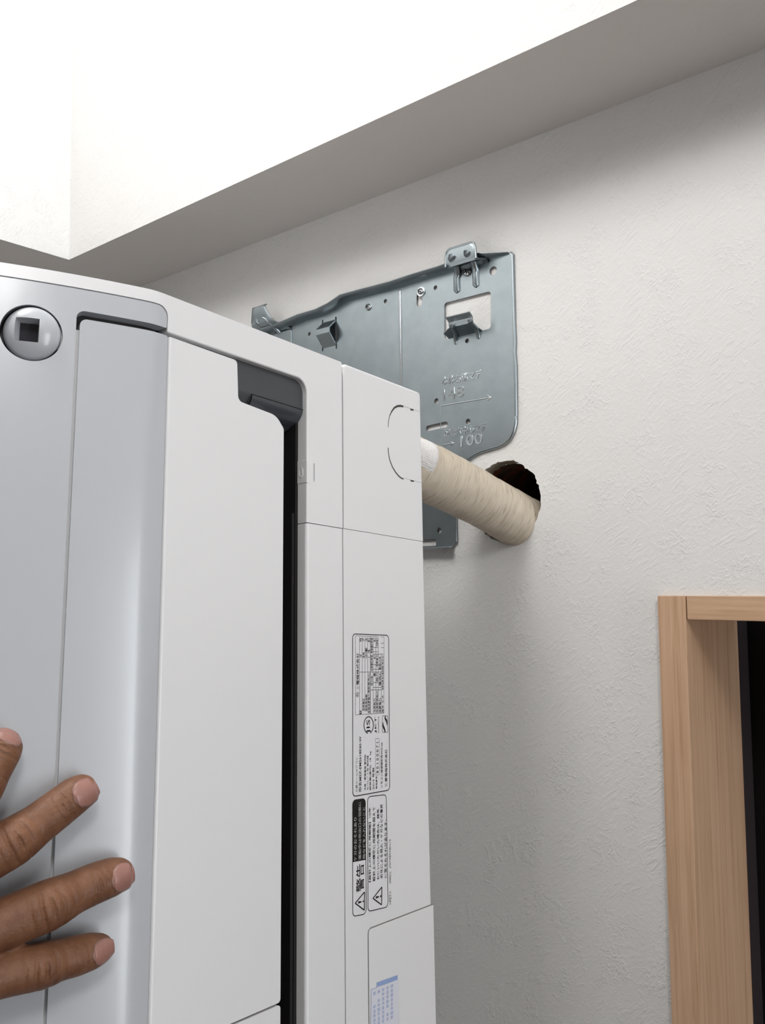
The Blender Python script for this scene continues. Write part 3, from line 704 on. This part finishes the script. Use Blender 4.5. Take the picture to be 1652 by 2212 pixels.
# ---- stickers and their print
def film(name, corners, rad, m=LABEL, wv=0.00028):
    pts = rounded([ap(*p) for p in corners], rad, 6)
    return decal(name, pts, m, ac, wv), pts
def frame(name, pts, wid, m, parent, wv=0.00040):
    c = Vector((sum(p[0] for p in pts) / len(pts), sum(p[1] for p in pts) / len(pts))); inn = []
    n = len(pts)
    for i in range(n):
        p = Vector(pts[i]); t = (Vector(pts[(i + 1) % n]) - Vector(pts[i - 1])).normalized(); nr = Vector((-t.y, t.x))
        if nr.dot(c - p) < 0: nr = -nr
        inn.append(tuple(p + nr * wid))
    bm = ring2d(pts, inn); map_bm(bm, lambda s, z, q: skin(s, wv, z)); return finish(bm, name, m, parent, smooth=0)
def atext(body, Z, xb, y0, xt, y1, m, parent, wv=0.00045, name='print'):
    """a line of print reading up the unit: baseline photo x = xb from y0 up to y1, glyph tops at xt"""
    A = ap(*Z(xb, y0)); B = ap(*Z(xb, y1)); h = abs(ap(*Z(xt, y0))[0] - A[0]); Ln = B[1] - A[1]
    bm = text_bm(body, Ln, h)
    map_bm(bm, lambda x, y, c: skin(A[0] + (B[0] - A[0]) * x / Ln + y, wv, A[1] + x))
    return finish(bm, name, m, parent, smooth=0)
Z4 = lambda x, y: (740 + x / 11.06, 1360 + y / 11.06)
Z5 = lambda x, y: (740 + x / 11.06, 1530 + y / 11.06)
Z6 = lambda x, y: (740 + x / 7.377, 1700 + y / 7.377)
rl, pts = film('rating_label', [Z4(222, 92), Z4(1095, 128), Z5(1120, 1960), Z5(225, 2120)], 0.0030)
frame('label_border', pts, 0.00055, INK, rl)
tb = [Z4(295, 150), Z4(840, 172), Z4(975, 178), Z4(975, 1995), Z4(295, 2035)]
def ln(pts_, wd=0.00020, Zf=Z4, m=INK, parent=rl): return stroke('table_line', [Zf(*p) for p in pts_], wd, m, parent, 0.00042)
ln([(295, 150), (840, 165)]); ln([(295, 150), (295, 2035)]); ln([(295, 2035), (975, 1995)]); ln([(975, 178), (975, 1995)])
for x, y0, y1 in ((390, 170, 2030), (455, 170, 1940), (520, 170, 1960), (585, 170, 1960), (652, 170, 2010), (718, 175, 2005), (780, 175, 2000), (840, 175, 1990), (912, 590, 1990)): ln([(x, y0), (x, y1)], 0.00022 if x != 652 else 0.00042)
for y, x0, x1 in ((1015, 390, 910), (1440, 655, 910), (585, 715, 965), (178, 905, 975), (325, 905, 970), (430, 905, 970), (660, 585, 640), (495, 520, 640), (840, 718, 912), (950, 718, 912), (1265, 718, 840), (1380, 718, 912), (425, 718, 838), (530, 718, 838)): ln([(x0, y), (x1, y)], 0.00026)
atext('電機株式会社', Z4, 378, 1320, 315, 560, INK, rl); atext('三', Z4, 372, 1430, 322, 1350, GREY_INK, rl)
for rr in (1.0,):
    c0 = ap(*Z4(340, 1550)); e = [(c0[0] + 0.0018 * math.cos(k * math.pi / 12), c0[1] + 0.0016 * math.sin(k * math.pi / 12)) for k in range(24)]
    frame('certification_mark', e, 0.00018, INK, rl)
atext('PS', Z4, 365, 1585, 318, 1515, INK, rl)
cell = [(445, 285, 395, 205, '暖房'), (445, 665, 395, 595, '冷房'), (510, 285, 465, 200, 'ア'), (575, 285, 530, 200, '注'), (640, 300, 592, 200, '高さ'), (708, 560, 662, 200, '暖房標準時間'), (770, 290, 728, 195, '能力'), (830, 400, 790, 195, '消費電力'),
        (510, 680, 465, 540, '定格'), (575, 680, 530, 440, '中間'), (640, 560, 592, 480, '外'), (708, 1000, 662, 610, '冷房標準時間'), (770, 700, 728, 600, '能力'), (830, 900, 790, 600, '消費電力'), (905, 960, 855, 640, '電流A力率'),
        (640, 1520, 592, 1040, '運転電流(A)'), (708, 1330, 662, 1110, '区分名'), (770, 1120, 728, 1030, '量'), (830, 1240, 790, 1030, '能力'), (905, 1340, 855, 1030, '電流A'),
        (510, 1940, 465, 1640, '定格電圧'), (575, 1950, 530, 1540, '定格周波数'), (640, 2000, 592, 1540, '定格消費電力'), (445, 2020, 395, 1930, '電源'), (770, 1990, 728, 1640, '冷房能力'), (830, 1990, 790, 1460, '低温暖房能力'), (905, 1990, 855, 1640, '消費電力'),
        (965, 1990, 925, 1800, '通年'), (965, 1760, 925, 1560, 'エネ'), (965, 1450, 925, 1200, '消費効率'), (965, 1180, 925, 860, '区分電気規格'), (965, 840, 925, 620, '表示付')]
for xb, y0, xt, y1, s in cell: atext(s, Z4, xb, y0, xt, y1, INK, rl)
atext('三菱ルームエアコン', Z5, 345, 2000, 298, 1160, GREY_INK, rl)
atext('形名MSZ-EM5618E4S-W', Z5, 440, 1990, 372, 665, INK, rl)
atext('冷房・暖房兼用 室内形', Z5, 548, 1960, 503, 1100, INK, rl)
atext('セパレート形 室内機', Z5, 606, 1950, 566, 1125, INK, rl)
atext('総質量(室内)  18  kg', Z5, 672, 1950, 628, 1025, INK, rl)
atext('2015 年製', Z5, 745, 1930, 698, 1410, INK, rl)
atext('製造番号', Z5, 815, 1920, 778, 1620, INK, rl)
frame('serial_box', rounded([ap(*Z5(*p)) for p in ((768, 720), (865, 720), (872, 1590), (772, 1600))], 0.0008, 3), 0.00018, INK, rl)
atext('8 0 1 0 0 0 7 1', Z5, 846, 1545, 792, 805, INK, rl)
atext('リモコン送信機形名WG166', Z5, 945, 1890, 895, 810, INK, rl)
atext('菱電機株式会社', Z5, 1052, 1750, 1000, 970, INK, rl); atext('三', Z5, 1050, 1870, 1005, 1780, GREY_INK, rl)
# JIS oval, JET, safety mark
arc = [Z5(610 + 112 * math.cos(a), 400 + 198 * math.sin(a)) for a in [math.radians(60 - 320 * k / 40) for k in range(41)]]
stroke('jis_oval', arc, 0.00065, INK, rl, 0.00042)
atext('JIS', Z5, 662, 600, 558, 262, INK, rl)
atext('JET', Z5, 802, 600, 756, 190, INK, rl); atext('JC0090014', Z5, 862, 590, 834, 200, INK, rl)
frame('safety_mark', rounded([ap(*Z5(*p)) for p in ((932, 172), (1072, 172), (1075, 580), (932, 580))], 0.0012, 4), 0.0003, INK, rl)
stroke('safety_mark', [Z5(1010, 190), Z5(1000, 230), Z5(1035, 290), Z5(1045, 330), Z5(1048, 415)], [0.0012, 0.0012, 0.0016, 0.0012, 0.0003], INK, rl, 0.00044)
stroke('safety_mark', [Z5(952, 330), Z5(955, 420), Z5(970, 460), Z5(995, 520), Z5(1000, 565)], [0.0003, 0.0012, 0.0016, 0.0012, 0.0012], INK, rl, 0.00044)
# warning label
wl, pts = film('warning_label', [Z6(147, 205), Z6(358, 175), Z6(372, 2025), Z6(150, 2070)], 0.0030)
frame('label_border', pts, 0.00050, INK, wl)
blk = [p for p in rounded([ap(*Z6(147, 205)), ap(*Z6(358, 175)), ap(*Z6(362, 1158)), ap(*Z6(150, 1198))], [0.003, 0.003, 0, 0], 6)]
decal('black_panel', blk, INK, wl, 0.00042)
PALE = mat('pale_print', (0.42, 0.42, 0.42), 0.5)
atext('ケガのおそれあり', Z6, 212, 1175, 168, 480, PALE, wl, 0.00055); atext('運転中は吹出口の羽根に', Z6, 284, 1150, 240, 230, PALE, wl, 0.00055); atext('指などを入れないこと', Z6, 350, 1140, 308, 315, PALE, wl, 0.00055)
atext('警告', Z6, 332, 1645, 206, 1210, INK, wl)
def triangle(a, b, c, parent):
    T = [ap(*Z6(*a)), ap(*Z6(*b)), ap(*Z6(*c))]
    stroke('warning_triangle', [Z6(*a), Z6(*b)], 0.00075, INK, parent, 0.00042); stroke('warning_triangle', [Z6(*b), Z6(*c)], 0.00075, INK, parent, 0.00043); stroke('warning_triangle', [Z6(*c), Z6(*a)], 0.00075, INK, parent, 0.00044)
    my = (b[1] + c[1]) / 2
    stroke('exclamation_mark', [Z6(a[0] + (b[0] - a[0]) * 0.32, my + (a[1] - my) * .68), Z6(a[0] + (b[0] - a[0]) * 0.68, my + (a[1] - my) * .32)], [0.0015, 0.0007], INK, parent, 0.00042)
    stroke('exclamation_mark', [Z6(a[0] + (b[0] - a[0]) * 0.80, my + (a[1] - my) * .2), Z6(a[0] + (b[0] - a[0]) * 0.92, my + (a[1] - my) * .08)], 0.0011, INK, parent, 0.00042)
triangle((192, 1850), (340, 1672), (338, 1962), wl)
nl, pts = film('service_life_label', [Z6(385, 150), Z6(690, 112), Z6(722, 1912), Z6(392, 1992)], 0.0030)
frame('label_border', pts, 0.00050, INK, nl)
for s, xb, y0, xt, y1 in (('【設計上の標準使用期間】10年', 442, 1510, 406, 325), ('設計上の標準使用期間を超えて', 512, 1495, 470, 312), ('お使いいただいた場合は、経年', 576, 1470, 536, 342), ('劣化による発火・ケガなどの事故', 632, 1450, 590, 262), ('に至るおそれがあります。', 694, 1440, 655, 512)):
    atext(s, Z6, xb, y0, xt, y1, INK, nl)
triangle((475, 1772), (617, 1592), (612, 1876), nl)
atext('>PET<', Z6, 768, 1870, 736, 1655, GREY_INK, nl); atext('(GED)', Z6, 768, 1530, 736, 1345, GREY_INK, nl); atext('JG79B978H19', Z6, 766, 1290, 734, 825, GREY_INK, nl)
# faded blue sticker on the access cover: rows of print too faint to read
Z7 = lambda x, y: (770 + x / 9.5375, 1980 + y / 9.5375)
PAPER = mat('faded_sticker_paper', (0.72, 0.73, 0.80), 0.5)
gl = [(-0.0008, -0.3608), (0.0655, -0.3608), (0.0675, -0.3620), (0.0679, -0.3645), (0.0679, -0.76)]
stroke('cover_gap', gl, 0.0007, mat('joint_grey', (0.22, 0.21, 0.20), 0.7), cover, 0.00045, space=lambda s, z: (s, z))
bs = decal('instruction_sticker', [ap(*Z7(*p)) for p in ((280, 1505), (845, 1285), (880, 3900), (250, 4150))], PAPER, ac, 0.00075)
stroke('sticker_heading', [Z7(395, 1400), Z7(825, 1245)], 0.0026, BLUE_INK, bs, 0.00085)
stroke('sticker_border', [Z7(280, 1500), Z7(395, 1455)], 0.0003, BLUE_INK, bs, 0.00085); stroke('sticker_border', [Z7(280, 1500), Z7(250, 4100)], 0.0003, BLUE_INK, bs, 0.00085)
random.seed(3)
for k, x in enumerate((345, 435, 525, 615, 705)):
    y = 1545 - (x - 345) * 0.42; bm = bmesh.new()
    while y < 2900:
        if random.random() > 0.12:
            A = Vector(ap(*Z7(x, y))); hgt = random.uniform(60, 78); B = Vector(ap(*Z7(x, y + hgt)))
            for q in range(3):
                z0 = A.y + (B.y - A.y) * (q + 0.1) / 3; z1 = A.y + (B.y - A.y) * (q + 0.62) / 3; hw = random.uniform(0.0008, 0.0014)
                bm.faces.new([bm.verts.new((A.x + a, z, 0)) for a, z in ((-hw, z0), (hw, z0), (hw, z1), (-hw, z1))])
        y += 92
    map_bm(bm, lambda s, z, c: skin(s, 0.00085, z)); finish(bm, 'faint_print', BLUE_INK, bs, smooth=0)

# ------------------------------------------------------------------ the hand
SRF = 0.290; h0 = heading(SRF)
HN = Vector((math.cos(h0), -math.sin(h0), 0)); H0 = Vector(skin(SRF, 0, 0))
def hp(u, v, wv):                                # photo point at a height over the front of the unit, in unit space
    r = MA @ ray(u, v); n = HN; t = n.dot(H0 + n * wv + OL) / n.dot(r)
    return r * t - OL
person = empty('person', AC_LOC + AC_ROT @ hp(-150, 2000, 0.01))
tag(person, 'bare tanned right hand with spread fingers pressed flat on the white unit', 'person')
toW = Matrix.Translation(AC_LOC) @ AC_ROT.to_4x4()
toP = person.matrix_world.inverted() @ toW
FING = {
 'index': [(-175, 1905, .022, .0112), (-112, 1800, .021, .0104), (-52, 1712, .0165, .0106), (-24, 1664, .0130, .0096), (-1, 1622, .0102, .0096), (11, 1601, .0086, .0085), (17, 1590, .0075, .0062), (20, 1585, .0070, .0035)],
 'middle': [(-150, 1935, .024, .0112), (-60, 1872, .021, .0104), (28, 1818, .0160, .0108), (80, 1781, .0130, .0093), (126, 1746, .0105, .0090), (163, 1718, .0088, .0087), (190, 1704, .0076, .0074), (203, 1698, .0068, .0042)],
 'ring': [(-135, 2055, .023, .0112), (-20, 2006, .0195, .0106), (102, 1956, .0158, .0110), (160, 1928, .0127, .0093), (205, 1908, .0103, .0091), (243, 1894, .0088, .0087), (268, 1887, .0076, .0072), (281, 1884, .0066, .0040)],
 'pinky': [(-125, 2150, .020, .0106), (-10, 2107, .0175, .0098), (88, 2085, .0140, .0099), (130, 2073, .0115, .0087), (166, 2064, .0098, .0086), (203, 2053, .0080, .0078), (226, 2044, .0070, .0060), (238, 2039, .0062, .0034)]}
bm = bmesh.new(); ch = {}
def fing(P3, R):
    # smooth the joint line a little
    pp, rr = [], []
    for i in range(len(P3) - 1):
        p0, p1, p2, p3 = P3[max(i - 1, 0)], P3[i], P3[i + 1], P3[min(i + 2, len(P3) - 1)]
        for k in range(4):
            t = k / 4; pp.append(0.5 * ((2 * p1) + (p2 - p0) * t + (2 * p0 - 5 * p1 + 4 * p2 - p3) * t * t + (3 * p1 - p0 - 3 * p2 + p3) * t ** 3)); rr.append(R[i] + (R[i + 1] - R[i]) * t)
    pp.append(P3[-1]); rr.append(R[-1])
    tube(bm, pp, rr, 20)
for nm, c in FING.items():
    P3 = [hp(u, v, wv) for u, v, wv, r in c]; ch[nm] = P3
    fing(P3, [r for *_, r in c])
hd = (ch['ring'][0] - ch['ring'][2]).normalized()
back = (ch['middle'][0] + ch['ring'][0]) / 2
wrist = back + hd * 0.080 + HN * 0.012 + Vector((0, 0, -0.006))
for nm, r0 in (('index', .0120), ('middle', .0125), ('ring', .0122), ('pinky', .0112)):
    p = ch[nm][0]; off = (p - back) * 0.42
    tube(bm, [p, p.lerp(wrist + off, .33) + HN * .002, p.lerp(wrist + off, .66), wrist + off], [r0, r0 * 1.22, r0 * 1.35, r0 * 1.45], 18)
for a, b in (('index', 'middle'), ('middle', 'ring'), ('ring', 'pinky')):       # web and palm between the knuckles
    p = (ch[a][0] + ch[b][0]) / 2; off = (p - back) * 0.42
    tube(bm, [p + hd * 0.004, p.lerp(wrist + off, .4), wrist + off], [.0085, .0130, .0150], 16)
# thumb, leaving the side of the palm
ti = (ch['index'][0] - back).normalized()
tb0 = wrist + ti * 0.018 - hd * 0.010 - HN * 0.004; 
fing([tb0, tb0 + ti * 0.028 - hd * 0.014, tb0 + ti * 0.052 - hd * 0.034 - HN * 0.004, tb0 + ti * 0.070 - hd * 0.056 - HN * 0.010, tb0 + ti * 0.076 - hd * 0.068 - HN * 0.012], [.0175, .0150, .0118, .0105, .0055])
elb = wrist + hd * 0.22 + Vector((0.06, 0, -0.10))
tube(bm, [wrist - hd * 0.01, wrist + hd * 0.03, wrist.lerp(elb, .35), wrist.lerp(elb, .7), elb], None, 24, flat=[(.030, .022), (.030, .021), (.034, .027), (.040, .035), (.044, .040)], up=(0, 0, 1))
bmesh.ops.transform(bm, matrix=toP, verts=bm.verts)
def skinmat():
    m = mat('tanned_skin', (0.2, 0.09, 0.05), 0.5, spec=0.35); t = NT(m)
    t.b.inputs['Subsurface Weight'].default_value = 0.08; t.b.inputs['Subsurface Radius'].default_value = (0.004, 0.0015, 0.0008)
    n = t.noise(t.coord(), 90, 4, 0.6)
    c = t.ramp(n, ((0.3, (0.145, 0.060, 0.030)), (0.55, (0.20, 0.090, 0.047)), (0.75, (0.25, 0.12, 0.07))))
    t.link(c, t.b.inputs['Base Color'])
    vo = t.new('ShaderNodeTexVoronoi'); vo.inputs['Scale'].default_value = 900; t.link(t.coord(), vo.inputs['Vector'])
    t.bump(t.math('ADD', t.math('MULTIPLY', vo.outputs['Distance'], 0.5), t.noise(t.coord(), 260, 4, 0.6)), 0.35, 0.0006)
    return m
hand = finish(bm, 'hand', skinmat(), person, smooth=0)
md = hand.modifiers.new('remesh', 'REMESH'); md.mode = 'VOXEL'; md.voxel_size = 0.0009; md.use_smooth_shade = True
md = hand.modifiers.new('smooth', 'SMOOTH'); md.factor = 0.5; md.iterations = 10
bpy.context.view_layer.update(); dg = DG()
me = bpy.data.meshes.new_from_object(hand.evaluated_get(dg), depsgraph=dg)
hand.modifiers.clear(); old = hand.data; hand.data = me; bpy.data.meshes.remove(old)
NP = toP.to_3x3() @ HN
JOINT = []                                       # skin folds over the finger joints
for nm in FING:
    for j, amp, wid in ((2, 0.0019, 0.0090), (4, 0.0011, 0.0055)):
        c0 = toP @ ch[nm][j]; ax = (toP.to_3x3() @ (ch[nm][j + 1] - ch[nm][j - 1])).normalized(); sd = ax.cross(NP).normalized()
        JOINT.append((c0, ax, sd, FING[nm][j][3], amp, wid))
for v in me.vertices:
    for c0, ax, sd, r, amp, wid in JOINT:
        q = v.co - c0
        if q.length > 0.024: continue
        a_, b_, n_ = q.dot(ax), q.dot(sd), q.dot(NP)
        if n_ < 0 or abs(a_) > wid * 1.5 or abs(b_) > r * 1.15: continue
        bend = a_ + 0.25 * (b_ / r) ** 2 * wid * (1 if a_ > 0 else -1)
        env = math.exp(-(a_ / wid) ** 2) * max(0.0, 1 - (b_ / (r * 1.05)) ** 2)
        v.co += NP * (amp * env * (0.55 - 1.0 * max(0.0, math.cos(bend * 2 * math.pi / (wid * 0.52))) ** 3))
for p in me.polygons: p.use_smooth = True
NAIL = mat('finger_nail', (0.33, 0.165, 0.135), 0.32); CUT = mat('nail_rim', (0.42, 0.30, 0.26), 0.6)
def nail(nm, t0, t1, half):
    P3 = ch[nm]; R3 = [c[3] for c in FING[nm]]
    def axis(t):
        k = min(int(t), len(P3) - 2); f = t - k; return P3[k].lerp(P3[k + 1], f), R3[k] + (R3[k + 1] - R3[k]) * f
    dr = (P3[7] - P3[4]).normalized(); side = dr.cross(HN).normalized(); up = side.cross(dr).normalized()
    if up.dot(HN) < 0: up = -up
    def surf(e, f):                              # e along the nail 0..1, f across -1..1
        c, r = axis(t0 + (t1 - t0) * e); r = max(r, R3[5] * (0.92 - 0.30 * e))
        if e <= 0.45: wd = math.sqrt(max(0.0, 1 - ((0.45 - e) / 0.47) ** 2))
        else: wd = math.sqrt(max(0.05, 1 - ((e - 0.45) / 0.62) ** 2 * 0.75))
        ph = half * max(wd, 0.12) * f
        return c + (up * math.cos(ph) + side * math.sin(ph)) * (r + 0.0001)
    bm = bmesh.new(); grid = [[bm.verts.new(toP @ surf(i / 14, j / 5 - 1)) for j in range(11)] for i in range(15)]
    for r0, r1 in zip(grid, grid[1:]):
        for j in range(10): bm.faces.new((r0[j], r0[j + 1], r1[j + 1], r1[j]))
    o = finish(bm, 'finger_nail', NAIL, person, smooth=60)
    md = o.modifiers.new('s', 'SOLIDIFY'); md.thickness = 0.0008; md.offset = 0
    bm = bmesh.new(); path = [toP @ surf(e, f) for e, f in ((0.34, -1), (0.2, -1), (0.08, -1), (0.01, -0.6), (0.0, 0.0), (0.01, 0.6), (0.08, 1), (0.2, 1), (0.34, 1))]
    tube(bm, path, [.0001, .0003, .00035, .0004, .0004, .0004, .00035, .0003, .0001], 8)
    finish(bm, 'cuticle', CUT, o, smooth=60)
nail('middle', 4.62, 6.9, 0.86); nail('ring', 4.60, 6.9, 0.86); nail('pinky', 4.60, 6.9, 0.84); nail('index', 4.25, 6.8, 0.84)
bm = bmesh.new()
tube(bm, [toP @ wrist.lerp(elb, q) for q in (.42, .44, .6, .8, 1.05)], None, 28, flat=[(.041, .034), (.043, .036), (.046, .040), (.050, .046), (.052, .049)], up=(0, 0, 1))
finish(bm, 'sleeve', mat('grey_work_sleeve', (0.16, 0.18, 0.21), 0.9), person, smooth=60)

bpy.data.scenes.remove(TMP)
